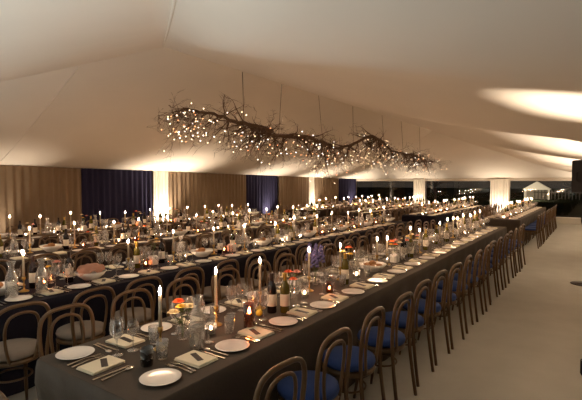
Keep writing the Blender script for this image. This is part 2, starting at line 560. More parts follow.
def tablecloth(x0, x1, y0, y1, m, seed):
    rr = random.Random(seed)
    # perimeter with rounded corners
    per, c = [], 0.03
    step = 0.035
    def side(ax, ay, bx, by):
        n = max(2, int(math.dist((ax, ay), (bx, by)) / step))
        return [(lerp(ax, bx, k / n), lerp(ay, by, k / n)) for k in range(n)]
    pts = side(x0 + c, y0, x1 - c, y0) + side(x1 - c, y0, x1, y0 + c) + side(x1, y0 + c, x1, y1 - c) + side(x1, y1 - c, x1 - c, y1)
    pts += side(x1 - c, y1, x0 + c, y1) + side(x0 + c, y1, x0, y1 - c) + side(x0, y1 - c, x0, y0 + c) + side(x0, y0 + c, x0 + c, y0)
    n = len(pts)
    cx, cy = (x0 + x1) / 2, (y0 + y1) / 2
    b = MB()
    rows = []
    ph = [rr.uniform(0, 6.3) for _ in range(3)]
    levels = [(TZ, 0.0), (TZ - 0.006, 0.010), (TZ - 0.05, 0.014), (0.62, 0.010), (0.48, -0.03), (0.30, -0.045), (0.14, -0.045), (0.012, -0.04)]
    vs = []
    for z, off in levels:
        k = (TZ - z) / TZ
        for i, (x, y) in enumerate(pts):
            # outward direction
            near_x = min(x - x0, x1 - x)
            near_y = min(y - y0, y1 - y)
            ox = 0 if near_x > 0.06 else (-1 if x - x0 < x1 - x else 1)
            oy = 0 if near_y > 0.06 else (-1 if y - y0 < y1 - y else 1)
            s = i * step
            fold = 0.022 * k * (math.sin(s * 9.3 + ph[0]) + 0.7 * math.sin(s * 17.1 + ph[1]) + 0.5 * math.sin(s * 4.1 + ph[2]))
            # corners flare as hanging cones of cloth
            cd = math.hypot(near_x, near_y)
            flare = 0.13 * k * math.exp(-(cd / 0.10) ** 2)
            d = off + fold + flare
            q = math.hypot(ox, oy) or 1
            vs.append((x + d * ox / q, y + d * oy / q, z))
    fs = []
    for l in range(len(levels) - 1):
        for i in range(n):
            j = (i + 1) % n
            fs.append((l * n + i, (l + 1) * n + i, (l + 1) * n + j, l * n + j))
    b.add(vs, fs)
    # the top as one n-gon strip grid
    b.add([(x, y, TZ) for x, y in pts], [tuple(range(n))], 0, False)
    return b.mesh('tablecloth', m)

TABLES = []
for ri, (rn, y0, y1, m, cn) in enumerate(ROWS):
    for ki, (kn, (x0, x1)) in enumerate((('near', NEAR), ('far', FAR))):
        tn = f'{rn} {kn} table'
        o = ob('tablecloth', tablecloth(x0, x1, y0, y1, m, ri * 2 + ki))
        tag(o, f'{cn} floor-length cloth covering the long {tn}', 'tablecloth', 'floor-length tablecloths')
        TABLES.append(dict(name=tn, row=ri, run=ki, x0=x0, x1=x1, y0=y0, y1=y1))

# ------------------------------------------------------------------ chairs
def hoop(pts, r, n=8, k=6):
    P = spline(pts, k)
    Q = P + [Vector((-p.x, p.y, p.z)) for p in reversed(P[:-1])]
    return MB().tube(Q, r, n)
OUT = [(0.185, -0.225, 0.0), (0.178, -0.195, 0.22), (0.17, -0.172, 0.45), (0.188, -0.178, 0.62), (0.188, -0.19, 0.75), (0.158, -0.198, 0.828), (0.09, -0.203, 0.862), (0.0, -0.205, 0.868)]
INN = [(0.085, -0.172, 0.45), (0.108, -0.176, 0.57), (0.116, -0.186, 0.69), (0.096, -0.195, 0.77), (0.052, -0.2, 0.803), (0.0, -0.202, 0.812)]
def seat_parts(cush):
    P = {}
    P['back_frame'] = hoop(OUT, 0.0145, 8, 5).mesh('back_frame', 'wood')
    P['inner_hoop'] = hoop(INN, 0.011, 7, 4).mesh('inner_hoop', 'wood')
    P['seat_frame'] = MB().lathe([(0.0, 0.425), (0.17, 0.425), (0.187, 0.428), (0.192, 0.442), (0.187, 0.457), (0.17, 0.46), (0.0, 0.46)], 24).mesh('seat_frame', 'wood')
    P['seat_cushion'] = MB().lathe([(0.0, 0.461), (0.165, 0.461), (0.188, 0.472), (0.194, 0.492), (0.187, 0.514), (0.155, 0.527), (0.0, 0.532)], 24).mesh('seat_cushion', cush)
    ring = [(0.125 * math.cos(2 * PI * k / 20), 0.0 + 0.125 * math.sin(2 * PI * k / 20), 0.30) for k in range(20)]
    P['leg_ring'] = MB().tube(ring, 0.008, 6, closed=True).mesh('leg_ring', 'wood')
    for s in (1, -1):
        P['leg%d' % s] = MB().tube(spline([(s * 0.135, 0.115, 0.43), (s * 0.14, 0.13, 0.22), (s * 0.155, 0.16, 0.0)], 4), [0.015] * 4 + [0.0135] * 3 + [0.0115] * 2, 7).mesh('leg', 'wood')
    return P
PARTS = {c: seat_parts(c) for c in ('blue', 'grey')}
def whole_chair(cush):
    b = MB()
    for me in (hoop(OUT, 0.0145, 6, 3), hoop(INN, 0.011, 5, 3)):
        b.add(me.v, me.f)
    b.lathe([(0.0, 0.425), (0.187, 0.428), (0.187, 0.46)], 16)
    b.lathe([(0.16, 0.461), (0.19, 0.487), (0.15, 0.514), (0.0, 0.518)], 16, mi=1)
    for s in (1, -1):
        b.tube([(s * 0.135, 0.115, 0.43), (s * 0.14, 0.13, 0.22), (s * 0.155, 0.16, 0.0)], 0.013, 5)
    return b.mesh('dining_chair', 'wood', cush)
WHOLE = {c: whole_chair(c) for c in ('blue', 'grey')}
CH_FIRST = {}
def chair(x, y, rz, cush, parts, where):
    if parts:
        if cush not in CH_FIRST:
            r = bpy.data.objects.new('dining_chair', None)
            COL.objects.link(r)
            for k, me in PARTS[cush].items():
                if k != 'seat_cushion':
                    q = ob('leg' if k.startswith('leg') and k != 'leg_ring' else k, me, r)
                    if k == 'seat_frame':
                        ob('seat_cushion', PARTS[cush]['seat_cushion'], q)
            CH_FIRST[cush] = r
            r.location = (x, y, 0)
            r.rotation_euler = (0, 0, rz)
        else:
            r = copy_tree(CH_FIRST[cush], (x, y, 0), rz)
    else:
        r = ob('dining_chair', WHOLE[cush], None, (x, y, 0), rz)
    reg(r, f'bentwood chair with {cush} cushion', where, 'chair', f'bentwood chairs with {cush} cushions')
    return r

# ------------------------------------------------------------------ tableware meshes
ME = {}
ME['plate'] = MB().lathe([(0.0, 0.0), (0.06, 0.0), (0.066, 0.003), (0.1, 0.012), (0.104, 0.0145), (0.1, 0.0155), (0.066, 0.007), (0.06, 0.0055), (0.0, 0.005)], 36).mesh('side_plate', 'china')
ME['napkin'] = MB().box((0, 0, 0.004), (0.15, 0.20, 0.008), bev=0.003).box((0.003, 0.002, 0.0115), (0.146, 0.195, 0.007), bev=0.003).mesh('napkin', 'cream')
ME['menu'] = MB().box((0, 0, 0.001), (0.034, 0.12, 0.002)).mesh('menu_card', 'card')
def flat(pts, t, z0=0.001, lift=None):
    n = len(pts)
    vs = [(x, y, z0 + (lift(y) if lift else 0)) for x, y in pts] + [(x, y, z0 + t + (lift(y) if lift else 0)) for x, y in pts]
    return vs, [tuple(reversed(range(n))), tuple(range(n, 2 * n))] + [(i, (i + 1) % n, n + (i + 1) % n, n + i) for i in range(n)]
fk = MB()
fk.add(*flat([(-0.009, -0.1), (0.009, -0.1), (0.004, 0.0), (0.0035, 0.03), (0.012, 0.05), (0.012, 0.06), (-0.012, 0.06), (-0.012, 0.05), (-0.0035, 0.03), (-0.004, 0.0)], 0.003, lift=lambda y: 0.004 + 0.004 * math.cos(y * 40)), 0, False)
for k in range(4):
    x = -0.0102 + k * 0.0068
    fk.add(*flat([(x - 0.0018, 0.058), (x + 0.0018, 0.058), (x + 0.0012, 0.1), (x - 0.0012, 0.1)], 0.003, lift=lambda y: 0.004 + 0.004 * math.cos(y * 40)), 0, False)
ME['fork'] = fk.mesh('fork', 'steel')
ME['knife'] = MB().add(*flat([(-0.008, -0.11), (0.008, -0.11), (0.006, -0.01), (0.01, 0.0), (0.01, 0.07), (0.0, 0.11), (-0.007, 0.1), (-0.006, -0.01)], 0.003), 0, False).mesh('knife', 'steel')
sp = MB().add(*flat([(-0.008, -0.1), (0.008, -0.1), (0.0035, 0.0), (0.003, 0.05), (-0.003, 0.05), (-0.0035, 0.0)], 0.003, 0.004), 0, False)
sp.blob((0, 0.072, 0.0065), (0.017, 0.028, 0.005), 12, 6)
ME['spoon'] = sp.mesh('spoon', 'steel')

def wine_profile(h, r, stem):
    return [(0.0, 0.002), (0.034, 0.002), (0.034, 0.004), (0.010, 0.008), (0.0042, 0.016), (0.0036, stem * 0.8), (0.007, stem), (r * 0.62, stem + (h - stem) * 0.13),
            (r * 0.93, stem + (h - stem) * 0.33), (r, stem + (h - stem) * 0.5), (r * 0.94, stem + (h - stem) * 0.75), (r * 0.80, h)]
ME['wine_big'] = MB().lathe(wine_profile(0.215, 0.042, 0.095), 20).mesh('wine_glass', 'glass')
ME['wine_small'] = MB().lathe(wine_profile(0.185, 0.035, 0.085), 20).mesh('wine_glass', 'glass')
ME['wine_far'] = MB().lathe(wine_profile(0.20, 0.039, 0.09), 10).mesh('wine_glass', 'glass')
ME['tumbler'] = MB().lathe([(0.0, 0.003), (0.029, 0.003), (0.031, 0.006), (0.036, 0.11), (0.0345, 0.11), (0.029, 0.014), (0.0, 0.012)], 20).mesh('tumbler', 'glass')
ME['tumbler_far'] = MB().lathe([(0.0, 0.003), (0.031, 0.004), (0.036, 0.11)], 10).mesh('tumbler', 'glass')
ME['dark_tumbler'] = MB().lathe([(0.0, 0.002), (0.030, 0.002), (0.034, 0.008), (0.036, 0.10), (0.0345, 0.10), (0.031, 0.012), (0.0, 0.010)], 20).mesh('tumbler', 'glass_dark')
ME['carafe'] = MB().lathe([(0.0, 0.003), (0.044, 0.003), (0.05, 0.012), (0.05, 0.14), (0.043, 0.19), (0.027, 0.225), (0.021, 0.25), (0.023, 0.275), (0.037, 0.315)], 24).mesh('carafe', 'glass_milky')
ME['carafe_water'] = MB().lathe([(0.0, 0.008), (0.046, 0.013), (0.047, 0.13), (0.046, 0.15), (0.0, 0.15)], 20).mesh('water', 'water')
ME['stick'] = MB().lathe([(0.0, 0.0), (0.042, 0.0), (0.044, 0.006), (0.030, 0.012), (0.010, 0.022), (0.007, 0.045), (0.011, 0.055), (0.007, 0.065), (0.006, 0.095), (0.012, 0.105), (0.016, 0.115), (0.016, 0.135), (0.0125, 0.135), (0.0125, 0.12), (0.0, 0.118)], 16).mesh('candlestick', 'brass')
ME['stick_far'] = MB().lathe([(0.0, 0.0), (0.044, 0.004), (0.010, 0.022), (0.007, 0.095), (0.016, 0.115), (0.016, 0.135), (0.0, 0.135)], 8).mesh('candlestick', 'brass')
def candle_me(L, n=12):
    return MB().lathe([(0.0, 0.0), (0.0108, 0.0), (0.0095, L - 0.004), (0.0075, L), (0.0, L - 0.003)], n).mesh('taper_candle', 'wax')
CAND = {L: candle_me(L / 100) for L in (14, 18, 21, 24)}
FLAME = MB().lathe([(0.0, 0.0), (0.006, 0.006), (0.0095, 0.014), (0.0075, 0.027), (0.003, 0.039), (0.0, 0.048)], 7).mesh('flame', 'flame')
FLAME_S = MB().lathe([(0.0, 0.0), (0.005, 0.005), (0.007, 0.011), (0.004, 0.021), (0.0, 0.029)], 6).mesh('flame', 'flame')
WICK = MB().tube([(0, 0, -0.004), (0, 0, 0.008)], 0.0012, 5).mesh('wick', 'wick')
ME['votive'] = MB().lathe([(0.0, 0.002), (0.030, 0.002), (0.034, 0.008), (0.038, 0.07), (0.036, 0.07), (0.031, 0.010), (0.0, 0.008)], 18).mesh('votive_glass', 'glass')
ME['votive_amber'] = MB().lathe([(0.0, 0.002), (0.030, 0.002), (0.034, 0.008), (0.036, 0.095), (0.034, 0.095), (0.031, 0.010), (0.0, 0.008)], 18).mesh('votive_glass', 'glass_amber')
ME['lantern'] = MB().lathe([(0.0, 0.002), (0.036, 0.002), (0.040, 0.008), (0.040, 0.17), (0.038, 0.17), (0.037, 0.010), (0.0, 0.008)], 20).mesh('candle_jar', 'glass_amber')
TEA = MB().lathe([(0.0, 0.0), (0.026, 0.0), (0.027, 0.022), (0.0, 0.021)], 14).mesh('tea_light', 'wax')
PILLAR = MB().lathe([(0.0, 0.0), (0.026, 0.0), (0.026, 0.09), (0.022, 0.093), (0.0, 0.09)], 14).mesh('pillar_candle', 'wax')
BOT = [(0.0, 0.0), (0.033, 0.0), (0.0365, 0.004), (0.037, 0.19), (0.033, 0.212), (0.018, 0.238), (0.0145, 0.25), (0.0145, 0.292), (0.016, 0.294), (0.016, 0.302), (0.0, 0.303)]
BOTTLE = {k: MB().lathe(BOT, 20).mesh('wine_bottle', k) for k in ('wine', 'green_bottle')}
BLAB = MB().lathe([(0.0374, 0.055), (0.0378, 0.056), (0.0378, 0.145), (0.0374, 0.146)], 20).mesh('label', 'label')
BFOIL = {k: MB().lathe([(0.0152, 0.245), (0.0154, 0.29), (0.0168, 0.2935), (0.0168, 0.304), (0.0, 0.3045)], 16).mesh('foil', k) for k in ('foil', 'gold_foil')}
ME['vase'] = MB().lathe([(0.0, 0.003), (0.030, 0.003), (0.035, 0.010), (0.036, 0.08), (0.028, 0.095), (0.034, 0.115)], 18).mesh('flower_vase', 'glass')
ME['square_vase'] = MB().box((0, 0, 0.05), (0.095, 0.095, 0.10), bev=0.006).box((0, 0, 0.1), (0.07, 0.07, 0.02), bev=0.003).mesh('flower_pot', 'china')
ME['bowl'] = MB().lathe([(0.0, 0.002), (0.07, 0.002), (0.075, 0.008), (0.125, 0.045), (0.155, 0.085), (0.15, 0.087), (0.12, 0.05), (0.07, 0.014), (0.0, 0.012)], 32).mesh('serving_bowl', 'china')
ME['roll'] = MB().blob((0, 0, 0.03), (0.055, 0.042, 0.032), 12, 8, 0, 0.04, 5).mesh('bread_roll', 'bread')
ME['lemon'] = MB().blob((0, 0, 0.026), (0.034, 0.026, 0.026), 12, 8).mesh('lemon', 'lemon')
def cloth_bundle():
    rr = random.Random(3)
    def fn(u, v):
        a = 2 * PI * u
        r = 0.15 * math.sin(PI * 0.5 * (v * 0.98 + 0.02))
        h = 0.15 - 0.075 * v ** 1.6 + 0.016 * math.sin(a * 5 + 7 * v) * v + 0.012 * math.sin(a * 9 + 2) * v
        return (r * math.cos(a) * 1.02, r * math.sin(a) * 0.85, max(0.055, h))
    return MB().grid(36, 10, fn).mesh('bread_cloth', 'salmon')
ME['bundle'] = cloth_bundle()

def bloom(b, c, r, seed, mi=0, flat_=0.7):
    rr = random.Random(seed)
    for ring, (n, tilt, rs) in enumerate(((9, 0.25, 1.0), (8, 0.7, 0.85), (6, 1.1, 0.6), (4, 1.35, 0.38))):
        for k in range(n):
            a = 2 * PI * (k + 0.5 * (ring % 2)) / n + rr.uniform(-0.1, 0.1)
            ca, sa = math.cos(a), math.sin(a)
            w = r * 0.36
            L = r * rs
            ct, st = math.cos(tilt), math.sin(tilt)
            pts = []
            for (q, wd, cup) in ((0.08, 0.3, 0), (0.55, 1.0, 0.10), (0.9, 0.8, 0.02), (1.05, 0.25, -0.06)):
                x0 = L * q * ct
                z0 = L * q * st * flat_ + cup * r + 0.1 * r * ring
                for s in (-1, 1):
                    y0 = s * wd * w
                    pts.append((c[0] + x0 * ca - y0 * sa, c[1] + x0 * sa + y0 * ca, c[2] + z0))
            b.add(pts, [(0, 1, 3, 2), (2, 3, 5, 4), (4, 5, 7, 6)], mi)
    b.blob((c[0], c[1], c[2] + 0.25 * r), (0.3 * r, 0.3 * r, 0.28 * r), 8, 5, mi)

def spike(b, c, h, seed):
    rr = random.Random(seed)
    for k in range(26):
        t = k / 26
        a = k * 2.4
        q = 0.034 * (1 - 0.75 * t)
        p = (c[0] + q * math.cos(a), c[1] + q * math.sin(a), c[2] + t * h)
        b.blob(p, (0.017 * (1 - 0.5 * t), 0.017 * (1 - 0.5 * t), 0.012), 6, 4, 0, 0.2, k)

FL_CACHE = {}
def flower_mesh(colour, lean, ht, r, leafy, merged):
    """bloom centred at the stem tip; stem from the vase floor; origin at the stem foot"""
    tip = (lean[0], lean[1], ht)
    b = MB()
    if colour == 'petal_violet':
        spike(b, (tip[0], tip[1], tip[2] - 0.03), 0.17, 1)
    else:
        bloom(b, tip, r, int(ht * 1e4))
    s = MB()
    s.tube(spline([(0, 0, 0.012), (lean[0] * 0.25, lean[1] * 0.25, ht * 0.5), tip], 4), 0.0022, 5)
    for k in range(leafy):
        a = k * 2.2 + ht * 40
        q = 0.55 + 0.13 * k
        base = Vector((lean[0] * q * q, lean[1] * q * q, ht * q))
        d = Vector((math.cos(a), math.sin(a), 0.5)) * 0.055
        w = Vector((-math.sin(a), math.cos(a), 0)) * 0.012
        s.add([base, base + d * 0.5 + w, base + d, base + d * 0.5 - w], [(0, 1, 2, 3)])
    if merged:
        b.add(s.v, s.f, 1)
        return b.mesh('flower', colour, 'leaf'), None
    return b.mesh('flower', colour), s.mesh('stem', 'leaf')

# ------------------------------------------------------------------ placing things on the tables
def free(T, x, y, r):
    for (a, b, q) in T['occ']:
        if (a - x) ** 2 + (b - y) ** 2 < (q + r) ** 2:
            return False
    return True

def claim(T, x, y, r, force=False):
    if not force and not free(T, x, y, r):
        return False
    T['occ'].append((x, y, r))
    return True

GROUP = {}
def thing(T, name, me, x, y, z, what, cat, rz=0.0, side=None, group=None):
    o = ob(name, me, None, (x, y, z), rz)
    where = (side + ' of ' if side else 'along ') + T['name']
    return reg(o, what, where, cat, group or f'{cat}s on the {T["name"]}')

Z = TZ + 0.0012
def put_candle(T, x, y, L, near=True, on=True, force=False):
    if not claim(T, x, y, 0.045, force):
        return False
    s = thing(T, 'candlestick', ME['stick'] if near else ME['stick_far'], x, y, Z, 'small brass candlestick', 'candlestick')
    c = thing(T, 'taper_candle', CAND[L], x, y, Z + 0.119, 'lit ivory taper candle', 'candle')
    top = L / 100
    if near:
        wk = ob('wick', WICK, c, (0, 0, top))
        ob('flame', FLAME, wk, (0, 0, 0.003))
    else:
        ob('flame', FLAME, c, (0, 0, top + 0.003))
    return True

def put_votive(T, x, y, kind='votive', force=False):
    r = 0.04 if kind != 'lantern' else 0.042
    if not claim(T, x, y, r, force):
        return False
    what = {'votive': 'clear glass votive holder', 'votive_amber': 'amber glass votive holder', 'lantern': 'tall amber glass candle jar'}[kind]
    nm = 'candle_jar' if kind == 'lantern' else 'votive_holder'
    thing(T, nm, ME[kind], x, y, Z, what, 'candle holder')
    if kind == 'lantern':
        c = thing(T, 'pillar_candle', PILLAR, x, y, Z + 0.010, 'lit pillar candle inside amber jar', 'candle')
        ob('flame', FLAME, c, (0, 0, 0.092))
    else:
        c = thing(T, 'tea_light', TEA, x, y, Z + 0.010, f'lit tea light inside {"amber" if "amber" in kind else "clear"} votive', 'candle')
        ob('flame', FLAME_S, c, (0, 0, 0.022))
    return True

def put_bottle(T, x, y, kind, near=True, force=False):
    if not claim(T, x, y, 0.04, force):
        return False
    what = {'wine': 'dark red wine bottle with pale label', 'green_bottle': 'olive green wine bottle with pale label'}[kind]
    o = thing(T, 'wine_bottle', BOTTLE[kind], x, y, Z, what, 'bottle', R.uniform(0, 6))
    ob('label', BLAB, o)
    ob('foil', BFOIL['foil' if kind == 'wine' else 'gold_foil'], o)
    return True

def put_carafe(T, x, y, water=True, force=False):
    if not claim(T, x, y, 0.052, force):
        return False
    o = thing(T, 'carafe', ME['carafe'], x, y, Z, 'tall clear glass water carafe', 'carafe')
    if water:
        ob('water', ME['carafe_water'], o)
    return True

def put_flowers(T, x, y, cols, near=True, ht=0.2, pot='vase', force=False):
    if not claim(T, x, y, 0.05, force):
        return False
    T['nv'] = T.get('nv', 0)
    if pot == 'vase':
        thing(T, 'flower_vase', ME['vase'], x, y, Z, 'small clear glass flower vase', 'vase')
        fz = Z
    elif pot == 'square':
        thing(T, 'flower_pot', ME['square_vase'], x, y, Z, 'square white ceramic flower pot', 'vase')
        fz = Z + 0.10
    else:
        fz = pot
    T['bq'] = T.get('bq', [])
    T['bq'].append((x, y, cols, near, ht, fz))
    return True

CN = {'petal_cream': 'cream', 'petal_orange': 'orange', 'petal_yellow': 'yellow', 'petal_pink': 'pink', 'petal_violet': 'blue-violet'}
FM = {}
def build_bouquets(T):
    L = sorted(T.get('bq', []), key=lambda q: px(q[0], q[1])[0])
    for i, (x, y, cols, near, ht, fz) in enumerate(L):
        for j, c in enumerate(cols):
            a = 2 * PI * j / len(cols) + i
            spread = 0.055 if len(cols) > 1 else 0.005
            if j == 0 and len(cols) > 4:
                spread = 0.008
            lean = (spread * math.cos(a), spread * math.sin(a))
            key = (c, round(a, 2) if near else j, near, ht)
            h = ht + 0.03 * math.sin(j * 2.3 + i * (1 if near else 0))
            if key not in FM:
                FM[key] = flower_mesh(c, lean, h, 0.04 if c != 'petal_yellow' else 0.032, 3 if near else 2, not near)
            bm_, st = FM[key]
            o = ob('flower', bm_, None, (x + 0.0004 * j, y, fz + 0.002))
            if st:
                ob('stem', st, o)
            o['category'] = 'flower'
            o['group'] = f'flowers on the {T["name"]}'
            PENDING.setdefault((f'{CN[c]} flower in {ORD[i + 1]} bunch', 'along ' + T['name']), []).append(o)

def put_bowl(T, x, y, fill, near=True, force=False):
    if not claim(T, x, y, 0.16, force):
        return False
    thing(T, 'serving_bowl', ME['bowl'], x, y, Z, 'wide white serving bowl', 'bowl')
    if fill == 'rolls':
        for k in range(5 if near else 3):
            a = k * 1.26
            q = 0.068 if k else 0.0
            o = ob('bread_roll', ME['roll'], None, (x + q * math.cos(a), y + q * math.sin(a), Z + (0.026 if k else 0.058)), a)
            reg(o, 'brown bread roll in white bowl', 'along ' + T['name'], 'bread', f'bread rolls on the {T["name"]}')
    elif fill == 'cloth':
        o = ob('bread_cloth', ME['bundle'], None, (x, y, Z + 0.01), 0.4)
        reg(o, 'salmon pink cloth heaped in white bowl', 'along ' + T['name'], 'napkin', 'salmon cloths in bowls')
    return True

def glass_(T, me, x, y, what, cat, side):
    if not claim(T, x, y, 0.033):
        return None
    return thing(T, cat.replace(' ', '_'), ME[me], x, y, Z, what, cat, 0, side)

PITCH = 0.535
def setting(T, xc, d0, sgn, side, cutlery, menu, detail, jit=True):
    """one place laid for a sitter on side sgn (+1: sits at low Y and faces +Y); d0 = the table edge"""
    def P(a, d):
        return xc + sgn * a, d0 + sgn * d
    rz = 0 if sgn > 0 else PI
    j = R.uniform(-0.012, 0.012)
    x, y = P(-0.27 + j, 0.165 + j)
    T['occ'].append((x, y, 0.104))
    thing(T, 'side_plate', ME['plate'], x, y, Z, 'round white side plate', 'plate', 0, side)
    x, y = P(0 + j, 0.195)
    T['occ'] += [(x, y + 0.05, 0.08), (x, y - 0.05, 0.08)]
    a = rz + R.uniform(-0.06, 0.06)
    thing(T, 'napkin', ME['napkin'], x, y, Z, 'folded cream napkin', 'napkin', a, side)
    if menu:
        thing(T, 'menu_card', ME['menu'], x + R.uniform(-.01, .01), y + R.uniform(-0.01, 0.02), Z + 0.0152, 'dark menu card on cream napkin', 'menu card', a + R.uniform(-0.7, -0.1), side)
    if cutlery:
        for nm, aa, what in (('fork', -0.135, 'inner steel fork left of napkin'), ('fork', -0.105, 'outer steel fork left of napkin'), ('knife', 0.105, 'steel knife right of napkin'), ('spoon', 0.14, 'steel spoon right of napkin')):
            if nm == 'fork':
                what = 'steel fork next to plate' if aa < -0.12 else 'steel fork next to napkin'
            x, y = P(aa, 0.185)
            thing(T, nm, ME[nm], x, y, Z, what, 'cutlery', rz + R.uniform(-0.12, 0.12), side)
    return P

def lay(T):
    T['occ'] = []
    row, run = T['row'], T['run']
    n = int((T['x1'] - T['x0'] - 0.25) / PITCH)
    spec = row == 0 and run == 0
    seats = []
    for k in range(n):
        for sgn in (1, -1):
            base = 1.695 if sgn > 0 else 1.63
            if run:
                base = T['x0'] + 0.42
            if row and not run:
                base = T['x0'] + 0.40 - (0.14 if row % 2 else 0.0) - (0 if sgn > 0 else 0.05)
            xc = base + k * PITCH
            if xc > T['x1'] - 0.2:
                continue
            edge = T['y0'] if sgn > 0 else T['y1']
            if px(xc + 0.3, edge, TZ)[0] < -45:
                continue
            side = 'aisle side' if sgn > 0 else 'curtain side'
            seats.append((xc, sgn, edge, side))
    for xc, sgn, edge, side in seats:
        if not spec and not run and row >= 2 and sgn < 0:
            pass
        cut = (row == 0 and run == 0) or (row == 1 and run == 0 and sgn > 0)
        setting(T, xc, edge, sgn, side, cut, row == 0 or (row == 1 and run == 0 and sgn > 0), True)
        # its chair
        cush = 'blue' if (row == 0 and sgn > 0) else 'grey'
        cd = {0: 0.20, 1: 0.27}[0 if (row == 0 and sgn > 0) else 1]
        jx, ja = R.uniform(-0.02, 0.02), R.uniform(-0.07, 0.07)
        parts = (row == 0 and run == 0) or (row == 1 and run == 0 and sgn > 0 and xc < 7.5)
        chair(xc + jx + 0.01, edge - sgn * (cd + R.uniform(-0.01, 0.02)), (0 if sgn > 0 else PI) + ja, cush, parts, f'{side} of {T["name"]}')
    if spec:
        # the place at the table's near end
        ex = T['x0']
        T['occ'] += [(1.35, 2.45, 0.1), (1.34, 2.19, 0.1), (1.34, 1.99, 0.06)]
        tn = 'near end of front row near table'
        for nm, me, x, y, z, rz, cat, what in (
                ('side_plate', 'plate', 1.35, 2.45, Z, 0, 'plate', 'round white side plate alone at the'), ('napkin', 'napkin', 1.345, 2.185, Z, -PI / 2 + .05, 'napkin', 'folded cream napkin in front of chair at the'),
                ('menu_card', 'menu', 1.36, 2.18, Z + 0.0152, -0.5, 'menu card', 'dark menu card on napkin at the'),
                ('fork', 'fork', 1.34, 2.335, Z, -PI / 2, 'cutlery', 'steel fork beside plate at the'), ('fork', 'fork', 1.34, 2.295, Z, -PI / 2 + .05, 'cutlery', 'steel fork beside napkin at the'),
                ('knife', 'knife', 1.33, 2.06, Z, -PI / 2, 'cutlery', 'steel knife beside napkin at the'), ('spoon', 'spoon', 1.34, 2.02, Z, -PI / 2 + .07, 'cutlery', 'steel spoon at the')):
            o = ob(nm, ME[me], None, (x, y, z), rz)
            tag(o, f'{what} {tn}', cat, f'{cat}s on the front row near table')
        c = copy_tree(CH_FIRST['grey'], (0.99, 2.07, 0), -PI / 2 - 0.05)
        tag(c, 'bentwood chair with grey cushion at the near end of front row near table', 'chair', 'bentwood chairs with grey cushions')
        for x, y, L in ((1.69, 2.12, 21), (2.20, 2.16, 24), (2.69, 2.16, 24), (3.38, 2.14, 24), (3.96, 2.13, 21), (4.86, 2.12, 18), (5.02, 2.06, 18), (6.0, 2.12, 21), (6.12, 2.03, 18),
                        (7.35, 2.1, 18), (7.8, 2.1, 21), (8.1, 2.08, 21), (8.55, 2.12, 18), (8.9, 2.1, 21), (9.4, 2.08, 18), (9.9, 2.1, 21), (10.4, 2.1, 21)):
            put_candle(T, x, y, L, True, True, True)
        put_flowers(T, 1.87, 2.13, ['petal_cream', 'petal_orange', 'petal_cream', 'petal_yellow', 'petal_cream'], True, 0.205, force=True)
        put_carafe(T, 1.83, 1.955, force=True)
        put_votive(T, 2.05, 2.06, force=True)
        put_votive(T, 2.285, 1.93, 'lantern', force=True)
        put_bottle(T, 2.66, 2.02, 'wine', force=True)
        put_bottle(T, 2.72, 1.94, 'green_bottle', force=True)
        if claim(T, 2.5, 2.06, 0.035, True):
            o = ob('lemon', ME['lemon'], None, (2.53, 2.04, Z), 0.5)
            tag(o, 'yellow lemon lying left of the red wine bottle, front row near table', 'fruit')
        put_flowers(T, 3.07, 2.13, ['petal_orange', 'petal_cream', 'petal_orange', 'petal_pink'], True, 0.19, force=True)
        put_votive(T, 3.17, 2.05, force=True)
        put_votive(T, 3.44, 1.96, 'votive_amber', force=True)
        put_flowers(T, 3.62, 2.22, ['petal_violet', 'petal_violet', 'petal_violet', 'petal_violet'], True, 0.24, force=True)
        put_bottle(T, 3.82, 2.0, 'green_bottle', force=True)
        put_flowers(T, 3.93, 2.05, ['petal_yellow', 'petal_yellow', 'petal_orange', 'petal_yellow'], True, 0.30, force=True)
        put_votive(T, 4.13, 2.03, force=True)
        put_bowl(T, 4.55, 2.04, 'rolls', force=True)
        put_flowers(T, 5.22, 2.04, ['petal_orange', 'petal_cream', 'petal_pink', 'petal_yellow', 'petal_orange'], True, 0.14, pot='square', force=True)
        put_bottle(T, 5.55, 2.05, 'wine', force=True)
        put_bottle(T, 5.68, 2.0, 'green_bottle', force=True)
        put_flowers(T, 5.82, 2.1, ['petal_yellow', 'petal_yellow', 'petal_cream', 'petal_orange'], True, 0.22, force=True)
        for x, y in ((1.49, 1.985), ):
            o = thing(T, 'tumbler', ME['dark_tumbler'], x, y, Z, 'smoked dark glass tumbler', 'tumbler')
            claim(T, x, y, 0.04, True)
        x = 6.35
    else:
        x = T['x0'] + 0.25
        if row == 1 and run == 0:
            put_carafe(T, 1.72, 4.12, force=True)
            put_carafe(T, 1.95, 4.08, force=True)
            put_bowl(T, 2.52, 4.25, 'cloth', force=True)
    # the rest of the decorations, in a loose rhythm along the middle
    yc = (T['y0'] + T['y1']) / 2
    k = R.randrange(7)
    nearish = run == 0 and row < 2
    lastc = x - 0.4
